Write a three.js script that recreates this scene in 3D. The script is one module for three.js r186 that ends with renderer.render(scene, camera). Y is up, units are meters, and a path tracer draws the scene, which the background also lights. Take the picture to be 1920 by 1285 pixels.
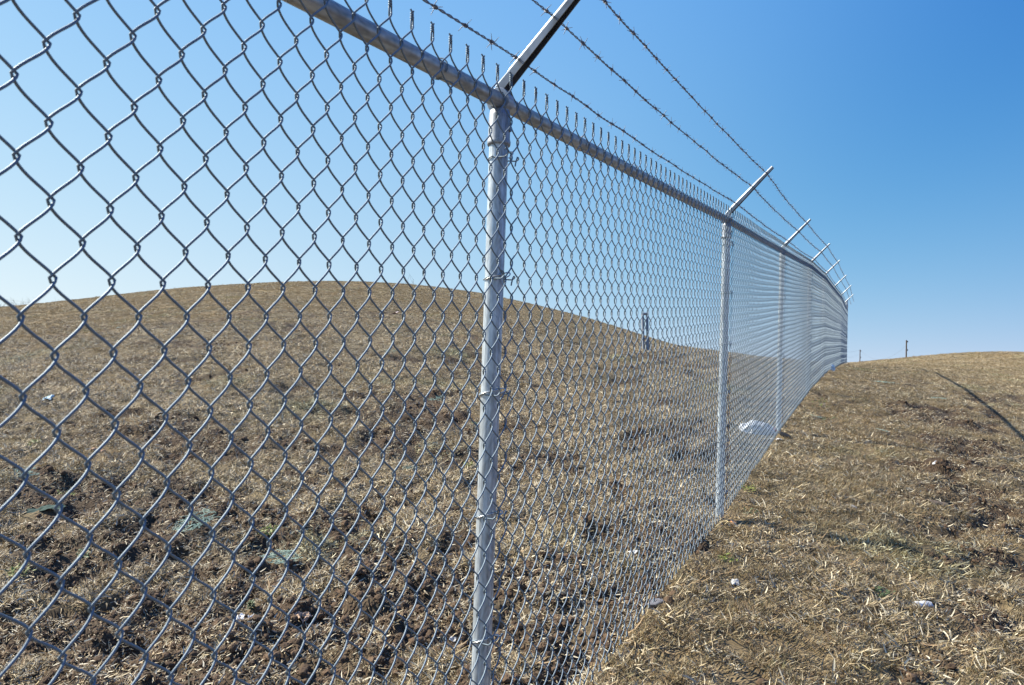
import * as THREE from 'three';
import { ImprovedNoise } from 'three/addons/math/ImprovedNoise.js';
import { mergeGeometries } from 'three/addons/utils/BufferGeometryUtils.js';

// ------------------------------------------------------------------ camera, sky, sun, exposure
const EXPOSURE = 2.1;
const W = 1920, H = 1285, F = 1500, EYE = 1.5;               // F: focal length in photo pixels
const scene = new THREE.Scene();
const camera = new THREE.PerspectiveCamera(2 * Math.atan(H / 2 / F) * 180 / Math.PI, W / H, 0.05, 6000);
camera.position.set(0, EYE, 0);
camera.focus = 4.5; camera.userData.fStop = 13;
camera.rotation.order = 'XYZ';
camera.rotation.set(Math.atan(47.5 / F), 0, 0.033);
scene.add(camera);
camera.updateMatrixWorld(true);

const SUN_AZ = 72 * Math.PI / 180, SUN_EL = 40 * Math.PI / 180; // azimuth: to the left of straight ahead
const sunDir = new THREE.Vector3(-Math.sin(SUN_AZ) * Math.cos(SUN_EL), Math.sin(SUN_EL), -Math.cos(SUN_AZ) * Math.cos(SUN_EL));
{ // clear sky: deep blue overhead and away from the sun, pale towards the horizon and round the sun
  const w = 1024, h = 512, d = new Float32Array(w * h * 4), v = new THREE.Vector3();
  for (let j = 0; j < h; j++) for (let i = 0; i < w; i++) {
    const el = ((j + 0.5) / h - 0.5) * Math.PI, az = ((i + 0.5) / w - 0.5) * 2 * Math.PI;
    v.set(Math.cos(el) * Math.cos(az), Math.sin(el), Math.cos(el) * Math.sin(az));
    const e = Math.max(0, el) * 180 / Math.PI, g = v.angleTo(sunDir) * 180 / Math.PI;
    const near = Math.exp(-g / 7), turn = Math.sin(Math.min(g, 90) * Math.PI / 180), air = (k, n, ed) => 1 - k * Math.pow(turn, n) * (1 - Math.exp(-e / ed));
    const tone = (es, gs, a0, a1, b0, b1) => a0 + a1 * Math.exp(-e / es) + Math.exp(-(g - 40) / gs) * (b0 + b1 * Math.exp(-e / es));
    const c = [ // the sky deepens away from the sun and overhead
      air(0.72, 20, 8) * tone(14, 36, 0.020, 0.519, 0.112, 0.426) + near * 0.9,
      air(0.58, 26, 20) * tone(24, 80, 0.037, 0.339, 0.246, 0.473) + near * 0.9,
      air(0.40, 26, 28) * tone(24, 80, 0.667, 0.068, 0.222, 0.080) + near * 0.85];
    const k = (j * w + i) * 4;
    for (let q = 0; q < 3; q++) d[k + q] = c[q] / EXPOSURE;
    d[k + 3] = 1;
  }
  const sky = new THREE.DataTexture(d, w, h, THREE.RGBAFormat, THREE.FloatType);
  sky.mapping = THREE.EquirectangularReflectionMapping;
  sky.magFilter = sky.minFilter = THREE.LinearFilter;
  sky.needsUpdate = true;
  scene.background = sky; scene.environment = sky;
}
const sun = new THREE.DirectionalLight(new THREE.Color().setRGB(1, 0.94, 0.80), 4.6);
sun.position.copy(sunDir).multiplyScalar(60).add(new THREE.Vector3(5, 0, -15));
sun.target.position.set(5, 0, -15);
sun.castShadow = true;
Object.assign(sun.shadow.camera, { left: -40, right: 40, top: 40, bottom: -40, near: 1, far: 160 });
sun.shadow.mapSize.set(4096, 4096);
scene.add(sun, sun.target);

const renderer = new THREE.WebGLRenderer({ antialias: true });
renderer.setSize(1024, 685);
renderer.toneMapping = THREE.LinearToneMapping;
renderer.toneMappingExposure = EXPOSURE;
renderer.shadowMap.enabled = true;

// ------------------------------------------------------------------ helpers
const V = (x, y, z) => new THREE.Vector3(x, y, z);
const clamp = (x, a = 0, b = 1) => Math.min(b, Math.max(a, x));
const sstep = (a, b, x) => { const t = clamp((x - a) / (b - a)); return t * t * (3 - 2 * t); };
const lerp = (a, b, t) => a + (b - a) * t;
function rng(seed) { let a = seed >>> 0; return () => { a = (a + 0x6D2B79F5) | 0; let t = Math.imul(a ^ (a >>> 15), 1 | a); t = (t + Math.imul(t ^ (t >>> 7), 61 | t)) ^ t; return ((t ^ (t >>> 14)) >>> 0) / 4294967296; }; }
const perlin = new ImprovedNoise();
const noise = (x, y, z = 0.37) => perlin.noise(x, y, z);
const lin = (r, g, b) => new THREE.Color().setRGB(r, g, b);

// a pixel of the photograph as a direction (x right, y up, forward = -z)
const ray = (u, v) => V((u - W / 2) / F, -(v - H / 2) / F, -1).applyQuaternion(camera.quaternion).normalize();

const taken = new Map();
function numbered(n) { const k = taken.get(n) ?? 0; taken.set(n, k + 1); return k ? `${n}_${String(k).padStart(3, '0')}` : n; }
function shade(o) { o.castShadow = true; o.receiveShadow = true; return o; }
function part(name, geometry, material, parent) { const m = shade(new THREE.Mesh(geometry, material)); m.name = name; parent.add(m); return m; }
function thing(name, label, category, group) {
  const o = new THREE.Group(); o.name = numbered(name); scene.add(o);
  o.userData.label = label; o.userData.category = category; if (group) o.userData.group = group;
  return o;
}
function solo(name, geometry, material, label, category, group) {
  const o = shade(new THREE.Mesh(geometry, material)); o.name = numbered(name); scene.add(o);
  o.userData.label = label; o.userData.category = category; if (group) o.userData.group = group;
  return o;
}

// a tube along points; r is a number or a function of the share 0..1
function tube(points, r, sides = 6, caps = true) {
  const n = points.length, pos = [], nor = [], uv = [], idx = [];
  const tan = points.map((p, i) => points[Math.min(n - 1, i + 1)].clone().sub(points[Math.max(0, i - 1)]).normalize());
  let a = Math.abs(tan[0].y) < 0.9 ? V(0, 1, 0) : V(0, 0, 1);
  a.addScaledVector(tan[0], -a.dot(tan[0])).normalize();
  let len = 0;
  for (let i = 0; i < n; i++) {
    if (i) len += points[i].distanceTo(points[i - 1]);
    a.addScaledVector(tan[i], -a.dot(tan[i])).normalize();
    const b = tan[i].clone().cross(a), rr = typeof r === 'number' ? r : r(i / (n - 1));
    for (let k = 0; k <= sides; k++) {
      const t = k / sides * 2 * Math.PI, d = a.clone().multiplyScalar(Math.cos(t)).addScaledVector(b, Math.sin(t));
      pos.push(points[i].x + d.x * rr, points[i].y + d.y * rr, points[i].z + d.z * rr);
      nor.push(d.x, d.y, d.z); uv.push(k / sides * 2 * Math.PI * rr, len);
    }
  }
  const w = sides + 1;
  for (let i = 0; i < n - 1; i++) for (let k = 0; k < sides; k++) {
    const p = i * w + k; idx.push(p, p + 1, p + w, p + 1, p + w + 1, p + w);
  }
  if (caps) for (const [i, s] of [[0, -1], [n - 1, 1]]) {
    const c = pos.length / 3; pos.push(points[i].x, points[i].y, points[i].z);
    nor.push(tan[i].x * s, tan[i].y * s, tan[i].z * s); uv.push(0, 0);
    for (let k = 0; k < sides; k++) s > 0 ? idx.push(c, i * w + k, i * w + k + 1) : idx.push(c, i * w + k + 1, i * w + k);
  }
  const g = new THREE.BufferGeometry();
  g.setAttribute('position', new THREE.Float32BufferAttribute(pos, 3));
  g.setAttribute('normal', new THREE.Float32BufferAttribute(nor, 3));
  g.setAttribute('uv', new THREE.Float32BufferAttribute(uv, 2));
  g.setIndex(idx);
  return g;
}
// a thin sheet with two faces: f(u, v) -> point, u and v in 0..1
function sheet(f, nu, nv, thick) {
  const top = [], P = [];
  for (let j = 0; j <= nv; j++) for (let i = 0; i <= nu; i++) P.push(f(i / nu, j / nv));
  const at = (i, j) => P[clamp(j, 0, nv) * (nu + 1) + clamp(i, 0, nu)];
  const N = [];
  for (let j = 0; j <= nv; j++) for (let i = 0; i <= nu; i++)
    N.push(at(i, j + 1).clone().sub(at(i, j - 1)).cross(at(i + 1, j).clone().sub(at(i - 1, j))).normalize());
  const pos = [], uv = [], idx = [], m = P.length;
  for (const s of [0.5, -0.5]) P.forEach((p, k) => { pos.push(p.x + N[k].x * thick * s, p.y + N[k].y * thick * s, p.z + N[k].z * thick * s); uv.push((k % (nu + 1)) / nu, Math.floor(k / (nu + 1)) / nv); });
  for (let j = 0; j < nv; j++) for (let i = 0; i < nu; i++) {
    const a = j * (nu + 1) + i, b = a + 1, c = a + nu + 1, d = c + 1;
    idx.push(a, c, b, b, c, d, m + a, m + b, m + c, m + b, m + d, m + c);
  }
  const rim = []; for (let i = 0; i < nu; i++) rim.push([i, i + 1]); for (let j = 0; j < nv; j++) rim.push([j * (nu + 1) + nu, (j + 1) * (nu + 1) + nu]);
  for (let i = nu; i > 0; i--) rim.push([nv * (nu + 1) + i, nv * (nu + 1) + i - 1]); for (let j = nv; j > 0; j--) rim.push([j * (nu + 1), (j - 1) * (nu + 1)]);
  for (const [a, b] of rim) idx.push(a, b, m + a, b, m + b, m + a);
  const g = new THREE.BufferGeometry();
  g.setAttribute('position', new THREE.Float32BufferAttribute(pos, 3));
  g.setAttribute('uv', new THREE.Float32BufferAttribute(uv, 2));
  g.setIndex(idx); g.computeVertexNormals();
  return g;
}
function tex(w, h, f, srgb = false) { // f(u, v) -> [r, g, b] in 0..1, tiles by itself
  const d = new Uint8Array(w * h * 4);
  for (let j = 0; j < h; j++) for (let i = 0; i < w; i++) {
    const c = f(i / w, j / h), k = (j * w + i) * 4;
    for (let q = 0; q < 3; q++) d[k + q] = clamp(c[q]) * 255;
    d[k + 3] = 255;
  }
  const t = new THREE.DataTexture(d, w, h);
  t.wrapS = t.wrapT = THREE.RepeatWrapping; t.magFilter = THREE.LinearFilter; t.minFilter = THREE.LinearMipmapLinearFilter; t.generateMipmaps = true;
  if (srgb) t.colorSpace = THREE.SRGBColorSpace;
  t.needsUpdate = true;
  return t;
}
// noise that tiles over the unit square
function tiled(u, v, n, z) {
  const a = u * 2 * Math.PI, b = v * 2 * Math.PI, k = n / (2 * Math.PI);
  return perlin.noise(Math.cos(a) * k + z, Math.sin(a) * k + Math.cos(b) * k * 1.31, Math.sin(b) * k + z * 1.7);
}

// ------------------------------------------------------------------ materials
const zincMap = tex(256, 512, (u, v) => { // spangle, white rust runs
  const a = tiled(u, v, 26, 3.1), b = tiled(u, v, 7, 8.3), runs = tiled(u * 2 % 1, v * 0.25, 14, 1.9);
  const s = 0.72 + 0.22 * a + 0.20 * b + 0.30 * clamp(runs * 1.8) - 0.16 * clamp(-runs * 2 - 0.1);
  return [s * 0.985, s * 0.995, s * 1.01];
});
const zincRough = tex(256, 256, (u, v) => { const s = 0.62 + 0.18 * tiled(u, v, 22, 5.2) + 0.16 * tiled(u, v, 6, 2.7); return [s, s, s]; });
zincMap.repeat.set(5, 2.2); zincRough.repeat.set(5, 4);
const M = {
  post: new THREE.MeshStandardMaterial({ color: lin(0.64, 0.70, 0.75), metalness: 0.40, roughness: 0.62, map: zincMap, roughnessMap: zincRough }),
  rail: new THREE.MeshStandardMaterial({ color: lin(0.47, 0.485, 0.505), metalness: 0.5, roughness: 0.66, map: zincMap, roughnessMap: zincRough }),
  cast: new THREE.MeshStandardMaterial({ color: lin(0.44, 0.47, 0.52), metalness: 0.55, roughness: 0.5, map: zincMap }),
  arm: new THREE.MeshStandardMaterial({ color: lin(0.27, 0.29, 0.32), metalness: 0.8, roughness: 0.45, map: zincMap }),
  wire: new THREE.MeshStandardMaterial({ color: lin(0.185, 0.235, 0.28), metalness: 0.45, roughness: 0.6 }),
  barbed: new THREE.MeshStandardMaterial({ color: lin(0.20, 0.21, 0.25), metalness: 0.6, roughness: 0.5 }),
  tie: new THREE.MeshStandardMaterial({ color: lin(0.56, 0.56, 0.56), metalness: 0.7, roughness: 0.35 }),
};

// ------------------------------------------------------------------ terrain
// control points: x to the right, forward distance, height above the eye
const ctrl = [
  [-0.95, 0, -1.33], [-0.06, 1.97, -1.10], [1.25, 4.73, -0.837], [2.62, 7.8, -0.525], [4.12, 11.1, -0.197], [5.42, 13.93, 0.002], [7.0, 17.4, 0.196], [8.6, 20.8, 0.33], [10.9, 26.0, 0.46],
  [-2.2, -2.8, -1.6], [0, -0.2, -1.5], [3, 0, -1.5], [-5, 0, -1.5], [0, -8, -2.3], [8, -6, -2.2], [-9, -6, -2.0],
  [2.05, 3.2, -1.09], [3.2, 4.6, -0.93], [5.8, 9.0, -0.53], [4.5, 7, -0.70], [8.6, 14.6, -0.06], [12.0, 22.7, 0.24], [9, 9, -0.7], [14, 14, -0.3],
  [16.6, 28, 0.50], [22.5, 38, 1.48], [24.6, 38, 1.50], [29, 40, 1.2], [19.8, 38, 1.22], [16.8, 36, 0.76], [13.6, 32, 0.55], [20, 62, -1.5], [36, 60, -0.6], [10.9, 42, 0.98], [14.5, 45, 0.5], [20, 52, 0.0], [14, 60, -0.8], [28, 28, 0.5],
  [-1.9, 3, -1.22], [-4, 4, -1.16], [-3.4, 10, -0.06], [-6, 10, -0.25], [0, 10, -0.15], [-7, 20, 1.30], [-12, 20, 0.62], [0, 20, 1.20], [5, 24, 0.75], [-7.5, 32, 2.95],
  [-28.8, 45, 2.28], [-19.8, 45, 3.7], [-9.6, 45, 4.5], [-2.4, 45, 4.2], [4.3, 46, 3.0], [7.6, 47, 2.13], [6.3, 38, 1.12], [-10, 75, 1.6], [-45, 70, 0.2], [10, 72, -1.0], [-22, 24, 0.45], [-22, 34, 1.62], [-16, 36, 2.70], [-14, 6, -1.2], [-40, 40, 1.4],
];
const rbf = (() => { // thin plate spline through the control points
  const n = ctrl.length, N = n + 3, A = [];
  const U = r2 => r2 > 0 ? 0.5 * r2 * Math.log(r2) : 0;
  for (let i = 0; i < N; i++) A.push(new Float64Array(N + 1));
  for (let i = 0; i < n; i++) {
    for (let j = 0; j < n; j++) A[i][j] = U((ctrl[i][0] - ctrl[j][0]) ** 2 + (ctrl[i][1] - ctrl[j][1]) ** 2) + (i === j ? 0.4 : 0);
    A[i][n] = A[n][i] = 1; A[i][n + 1] = A[n + 1][i] = ctrl[i][0]; A[i][n + 2] = A[n + 2][i] = ctrl[i][1]; A[i][N] = ctrl[i][2];
  }
  for (let c = 0; c < N; c++) {
    let p = c; for (let r = c + 1; r < N; r++) if (Math.abs(A[r][c]) > Math.abs(A[p][c])) p = r;
    [A[c], A[p]] = [A[p], A[c]];
    for (let r = 0; r < N; r++) if (r !== c && A[r][c]) { const k = A[r][c] / A[c][c]; for (let q = c; q <= N; q++) A[r][q] -= k * A[c][q]; }
  }
  const w = A.map((r, i) => r[N] / r[i]);
  return (x, f) => { let s = w[n] + w[n + 1] * x + w[n + 2] * f; for (let i = 0; i < n; i++) s += w[i] * U((x - ctrl[i][0]) ** 2 + (f - ctrl[i][1]) ** 2); return s; };
})();
// signed distance from the fence line: positive on the camera's side
const fenceSide = (x, f) => { const t = (f - 1.97) * 0.459 - 0.049; return (x - t) * 0.909; };
function smoothGround(x, f) {
  const d = Math.hypot(x - 2, f - 22), far = sstep(34, 75, d);
  return EYE + lerp(far < 1 ? rbf(x, f) : 0, -5.2, far);
}
// bare soil share: torn-up ground on the near left, strips along the fence foot and on the bank to the right
const BARE = [[0.44, 3.02, 0.24], [0.66, 3.52, 0.20], [0.98, 4.18, 0.17], [0.12, 2.5, 0.2], [2.1, 3.7, 0.3], [2.5, 3.5, 0.25], [2.35, 4.3, 0.22], [3.5, 6.6, 0.3]];   // dug or trodden spots
function soilMask(x, f) {
  const r = Math.hypot(x, f), s = fenceSide(x, f);
  const n = 0.55 * noise(x * 0.9, f * 0.9, 1.3) + 0.5 * noise(x * 2.3, f * 2.3, 4.1) + 0.28 * noise(x * 6.1, f * 6.1, 7.7);
  let base = -0.10;
  if (s < 0) base = lerp(0.40, 0.05, sstep(3.6, 10, r)) - 0.25 * sstep(18, 32, r) + 0.16 * sstep(-1, -3, x) * sstep(7, 3, r) - 0.12 * sstep(1.2, 0, Math.abs(x - 0.3)) * sstep(7, 4, r);
  else base = -0.16 + 0.44 * sstep(0.55, 1.5, s) * sstep(22, 8, r);
  for (const [bx, bf, br] of BARE) base += 0.4 * sstep(br, br * 0.4, Math.hypot(x - bx, f - bf));
  return sstep(0.05, 0.42, n + base);
}
// share of golden standing grass as against grey straw
function goldMask(x, f) {
  const r = Math.hypot(x, f), s = fenceSide(x, f);
  const n = 0.6 * noise(x * 0.45, f * 0.45, 12.1) + 0.4 * noise(x * 1.4, f * 1.4, 3.3);
  let base;
  if (s < 0) base = 0.16 + 0.74 * sstep(15, 26, f + 1.0 * clamp(-x - 1, 0, 12));
  else base = 0.82 - 0.28 * sstep(0.9, 2.4, s) * sstep(22, 8, r);
  return clamp(base + n * 0.9);
}
function micro(x, f) {
  const r = Math.hypot(x, f), k = sstep(60, 25, r), so = soilMask(x, f);
  let h = 0.05 * noise(x * 0.8, f * 0.8, 9.1) + 0.025 * noise(x * 2.1, f * 2.1, 2.2);
  const c = noise(x * 5.3, f * 5.3, 5.5);
  h += 0.016 * noise(x * 6.3, f * 6.3, 15.1) + (0.010 + 0.075 * so) * c + (0.008 + 0.040 * so) * noise(x * 12.7, f * 12.7, 6.6);
  if (r < 14) h += (0.004 + 0.016 * so) * noise(x * 31, f * 31, 8.8);
  h -= 0.03 * so;
  return h * k;
}
const ground = (x, f) => smoothGround(x, f) + micro(x, f);
function groundNormal(x, f, e = 0.05) {
  return V(-(ground(x + e, f) - ground(x - e, f)) / (2 * e), 1, (ground(x, f + e) - ground(x, f - e)) / (2 * e)).normalize();
}
function hit(u, v) { // where the ray through a pixel meets the ground
  const d = ray(u, v); let a = 0.8, b = 0.8;
  for (; b < 90; b *= 1.02) { if (EYE + d.y * b < smoothGround(d.x * b, -d.z * b)) break; a = b; }
  for (let i = 0; i < 30; i++) { const m = (a + b) / 2; if (EYE + d.y * m < ground(d.x * m, -d.z * m)) b = m; else a = m; }
  const x = d.x * b, f = -d.z * b;
  return V(x, ground(x, f), -f);
}

const SOIL = [0.070, 0.044, 0.023], STRAW = [0.30, 0.235, 0.122], GOLD = [0.30, 0.222, 0.110];
{
  const az = []; // azimuths: fine in view, coarse elsewhere
  for (let a = -46; a <= 46; a += 0.26) az.push(a);
  for (let a = 52; a < 312; a += 6) az.push(a);
  const rad = [0.02, 0.4, 0.8, 1.2];
  for (let r = 1.5; r < 62; r *= 1.0072) rad.push(r);
  for (let r = 63; r < 5000; r *= 1.12) rad.push(r);
  const pos = [], col = [], uv = [], idx = [], na = az.length;
  for (const r of rad) for (const a of az) {
    const x = r * Math.sin(a * Math.PI / 180), f = r * Math.cos(a * Math.PI / 180);
    pos.push(x, ground(x, f), -f); uv.push(x, f);
    const so = r < 70 ? soilMask(x, f) : 0.2, go = r < 70 ? goldMask(x, f) : 0.5;
    const patch = 1 + 0.22 * noise(x * 1.7, f * 1.7, 21) + 0.16 * noise(x * 5.9, f * 5.9, 23) + (r < 25 ? 0.16 * noise(x * 19, f * 19, 25) : 0);
    const red = 1 + 0.10 * noise(x * 0.7, f * 0.7, 31);
    const bare = clamp(lerp(0.45, 1, so) * sstep(45, 12, r) + so * 0.5 * sstep(12, 45, r));
    for (let q = 0; q < 3; q++) {
      const cover = lerp(STRAW[q], GOLD[q], go);
      col.push(lerp(cover, SOIL[q], bare) * patch * (q === 0 ? red : q === 2 ? 2 - red : 1));
    }
  }
  for (let i = 0; i < rad.length - 1; i++) for (let k = 0; k < na; k++) {
    const p = i * na + k, q = i * na + (k + 1) % na; idx.push(p, p + na, q, q, p + na, q + na);
  }
  const g = new THREE.BufferGeometry();
  g.setAttribute('position', new THREE.Float32BufferAttribute(pos, 3));
  g.setAttribute('color', new THREE.Float32BufferAttribute(col, 3));
  g.setAttribute('uv', new THREE.Float32BufferAttribute(uv, 2));
  // wind the faces upward
  for (let i = 0; i < idx.length; i += 3) { const t = idx[i + 1]; idx[i + 1] = idx[i + 2]; idx[i + 2] = t; }
  g.setIndex(idx); g.computeVertexNormals();
  if (g.attributes.normal.getY(Math.floor(pos.length / 6)) < 0) { const n = g.attributes.normal.array; for (let i = 0; i < n.length; i++) n[i] *= -1; const ix = g.index.array; for (let i = 0; i < ix.length; i += 3) { const t = ix[i + 1]; ix[i + 1] = ix[i + 2]; ix[i + 2] = t; } }
  const grain = tex(512, 512, (u, v) => { const s = 0.86 + 0.22 * tiled(u, v, 60, 1.2) + 0.18 * tiled(u, v, 24, 4.4) + 0.14 * tiled(u, v, 9, 6.1); return [s, s, s]; });
  grain.repeat.set(1.3, 1.3);
  const bump = tex(512, 512, (u, v) => { const s = 0.5 + 0.4 * tiled(u, v, 55, 3.2) + 0.3 * tiled(u, v, 20, 2.4); return [s, s, s]; });
  bump.repeat.set(1.7, 1.7);
  const m = shade(new THREE.Mesh(g, new THREE.MeshStandardMaterial({ vertexColors: true, map: grain, bumpMap: bump, bumpScale: 0.02, roughness: 1, metalness: 0 })));
  m.name = 'ground'; m.userData.kind = 'structure'; m.userData.label = 'rolling bank of dry grass, straw mulch and torn brown soil';
  scene.add(m);
}

// ------------------------------------------------------------------ fence
const POSTS = []; // [x, forward, rail height above the eye]
{
  const T = [[938, 190], [1363, 412], [1467, 470], [1518.5, 498], [1545.5, 520], [1563, 542], [1576, 557], [1582.5, 571], [1588, 580]];
  const Z = [1.97, 4.73, 7.80, 11.0, 14.1, 17.2, 20.3, 23.3, 26.0];
  T.forEach(([u, v], i) => { const d = ray(u, v), k = Z[i] / -d.z; POSTS.push([d.x * k, Z[i], d.y * k]); });
  const [a, b] = POSTS, t = 1.0; // one bay to the left of the frame, a little steeper
  POSTS.unshift([a[0] - (b[0] - a[0]) * t, a[1] - (b[1] - a[1]) * t, a[2] - 0.245]);
}
const PV = POSTS.map(([x, f, y]) => V(x, EYE + y, -f));        // rail centre at each post
const bays = []; // straight pieces: start distance, length
{ let s = 0; for (let i = 0; i < PV.length - 1; i++) { const a = PV[i], b = PV[i + 1], L = Math.hypot(b.x - a.x, b.z - a.z); bays.push({ s, L, a, b, t: V(b.x - a.x, 0, b.z - a.z).normalize() }); s += L; } }
for (const b of bays) b.n = V(-b.t.z, 0, b.t.x);               // towards the camera's side
const S0 = bays[0].L;                                          // distance of the post in the middle of the frame
function along(s) { // the rail's point, direction and normal at a distance along the fence
  let b = bays[0]; for (const c of bays) if (s >= c.s - 1e-6) b = c;
  const k = (s - b.s) / b.L;
  return { p: b.a.clone().lerp(b.b, k), t: b.t, n: b.n, k, bay: b };
}
const fence = thing('chain_link_fence', 'galvanised chain link fence with three barbed wires climbing the grassy bank', 'fence');
fence.position.set(PV[1].x, ground(POSTS[1][0], POSTS[1][1]), PV[1].z);
const FO = fence.position.clone();
const rel = p => p.clone().sub(FO);
const RAIL_R = 0.0195, POST_R = 0.0238;

// ---- posts with caps, barb arms and ties
const armProfile = (w, d, wall) => { // hat channel, open below
  const s = new THREE.Shape();
  s.moveTo(-w / 2 - 0.004, -d / 2); s.lineTo(-w / 2, -d / 2); s.lineTo(-w / 2 + 0.004, d / 2 - 0.004); s.lineTo(-w / 2 + 0.008, d / 2); s.lineTo(w / 2 - 0.008, d / 2); s.lineTo(w / 2 - 0.004, d / 2 - 0.004); s.lineTo(w / 2, -d / 2); s.lineTo(w / 2 + 0.004, -d / 2);
  s.lineTo(w / 2 + 0.004, -d / 2 + wall); s.lineTo(w / 2 - wall * 0.2, -d / 2 + wall);
  return s;
};
function armGeometry() { // local axes: x along the fence, y up, z out; starts at the rail's crown
  const A = V(0, 0.018, 0.0), B = V(0, 0.292, 0.252), L = A.distanceTo(B), d = B.clone().sub(A).normalize();
  const up = V(1, 0, 0).cross(d).normalize(); if (up.y < 0) up.negate();   // outer face of the channel
  const rows = 14, prof = [];
  // U section, wall 3 mm: outer loop then inner loop
  const section = k => {
    const w = lerp(0.031, 0.021, k) / 2, h = lerp(0.027, 0.017, k), t = 0.0025, rib = k > 0.12 && k < 0.72 ? 0.004 : 0;
    return [[-w, 0], [-w, h - 0.006], [-w + 0.006, h], [-w * 0.45, h], [-w * 0.3, h + rib], [w * 0.3, h + rib], [w * 0.45, h], [w - 0.006, h], [w, h - 0.006], [w, 0],
      [w - t, 0], [w - t, h - 0.007], [w - 0.0075, h - t], [w * 0.4, h - t], [w * 0.27, h + rib - t], [-w * 0.27, h + rib - t], [-w * 0.4, h - t], [-w + 0.0075, h - t], [-w + t, h - 0.007], [-w + t, 0]];
  };
  const pos = [], idx = [], uv = []; const m = section(0).length;
  for (let i = 0; i <= rows; i++) { const k = i / rows, c = A.clone().lerp(B, k); section(k).forEach(([x, h], q) => { const p = c.clone().addScaledVector(V(1, 0, 0), x).addScaledVector(up, h - 0.012); pos.push(p.x, p.y, p.z); uv.push(q * 0.004, k * L); }); }
  for (let i = 0; i < rows; i++) for (let q = 0; q < m; q++) { const a = i * m + q, b = i * m + (q + 1) % m; idx.push(a, a + m, b, b, a + m, b + m); }
  for (const [i, s] of [[0, 1], [rows, -1]]) for (let q = 0; q < m / 2 - 1; q++) { const a = i * m + q, b = a + 1, c = i * m + m - 1 - q, e = c - 1; s > 0 ? idx.push(a, b, c, b, e, c) : idx.push(a, c, b, b, c, e); }
  const g = new THREE.BufferGeometry(); g.setAttribute('position', new THREE.Float32BufferAttribute(pos, 3)); g.setAttribute('uv', new THREE.Float32BufferAttribute(uv, 2)); g.setIndex(idx);
  const flat = g.toNonIndexed(); flat.computeVertexNormals(); return flat;
}
const armGeo = armGeometry();
const sleeveGeo = new THREE.LatheGeometry([[0.0242, -0.112], [0.0282, -0.112], [0.0292, -0.107], [0.0292, -0.101], [0.0272, -0.096], [0.0268, -0.038], [0.024, -0.025], [0.012, -0.0195], [0.001, -0.0185]].map(([x, y]) => new THREE.Vector2(x, y)), 28);
function loopGeometry() { // the eye the rail passes through; axis along x
  const s = new THREE.Shape(); s.absarc(0, 0, 0.0300, 0, Math.PI * 2, false); const h = new THREE.Path(); h.absarc(0, 0, 0.0232, 0, Math.PI * 2, true); s.holes.push(h);
  const g = new THREE.ExtrudeGeometry(s, { depth: 0.026, bevelEnabled: true, bevelSize: 0.0015, bevelThickness: 0.0015, bevelSegments: 2, curveSegments: 24 });
  g.translate(0, 0, -0.013); g.rotateY(Math.PI / 2); return g;
}
const loopGeo = loopGeometry();
const boltGeo = new THREE.CylinderGeometry(0.007, 0.007, 0.006, 6).rotateX(Math.PI / 2);
function frame(i) { const b = bays[Math.min(i, bays.length - 1)]; return new THREE.Matrix4().makeBasis(b.t, V(0, 1, 0), b.n); }
function tieGeometry(r, kind) { // soft aluminium wire round a pipe, hooked on the mesh; pipe axis y, mesh on +z
  const pts = [], R = r + 0.0026, front = r + 0.011;
  pts.push(V(-0.030, 0.014, front - 0.002), V(-0.024, 0.010, front + 0.002), V(-0.020, 0.002, front + 0.001), V(-0.026, -0.006, front - 0.004));
  for (let k = 0; k <= 14; k++) { const t = Math.PI * (0.86 + k / 14 * 1.28); pts.push(V(Math.cos(t + 0) * R, -0.004 + 0.003 * Math.sin(k), -Math.abs(Math.sin(t)) * R * (k === 0 || k === 14 ? 0 : 1))); }
  pts.push(V(R + 0.010, -0.002, front - 0.004), V(R + 0.012, 0.004, front + 0.003), V(R + 0.004, 0.006, front + 0.003), V(R - 0.001, -0.010, front + 0.001), V(R - 0.001, -0.018, front));
  return tube(new THREE.CatmullRomCurve3(pts, false, 'catmullrom', 0.3).getPoints(46), 0.0019, 5);
}
const tiePost = tieGeometry(POST_R);
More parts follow.
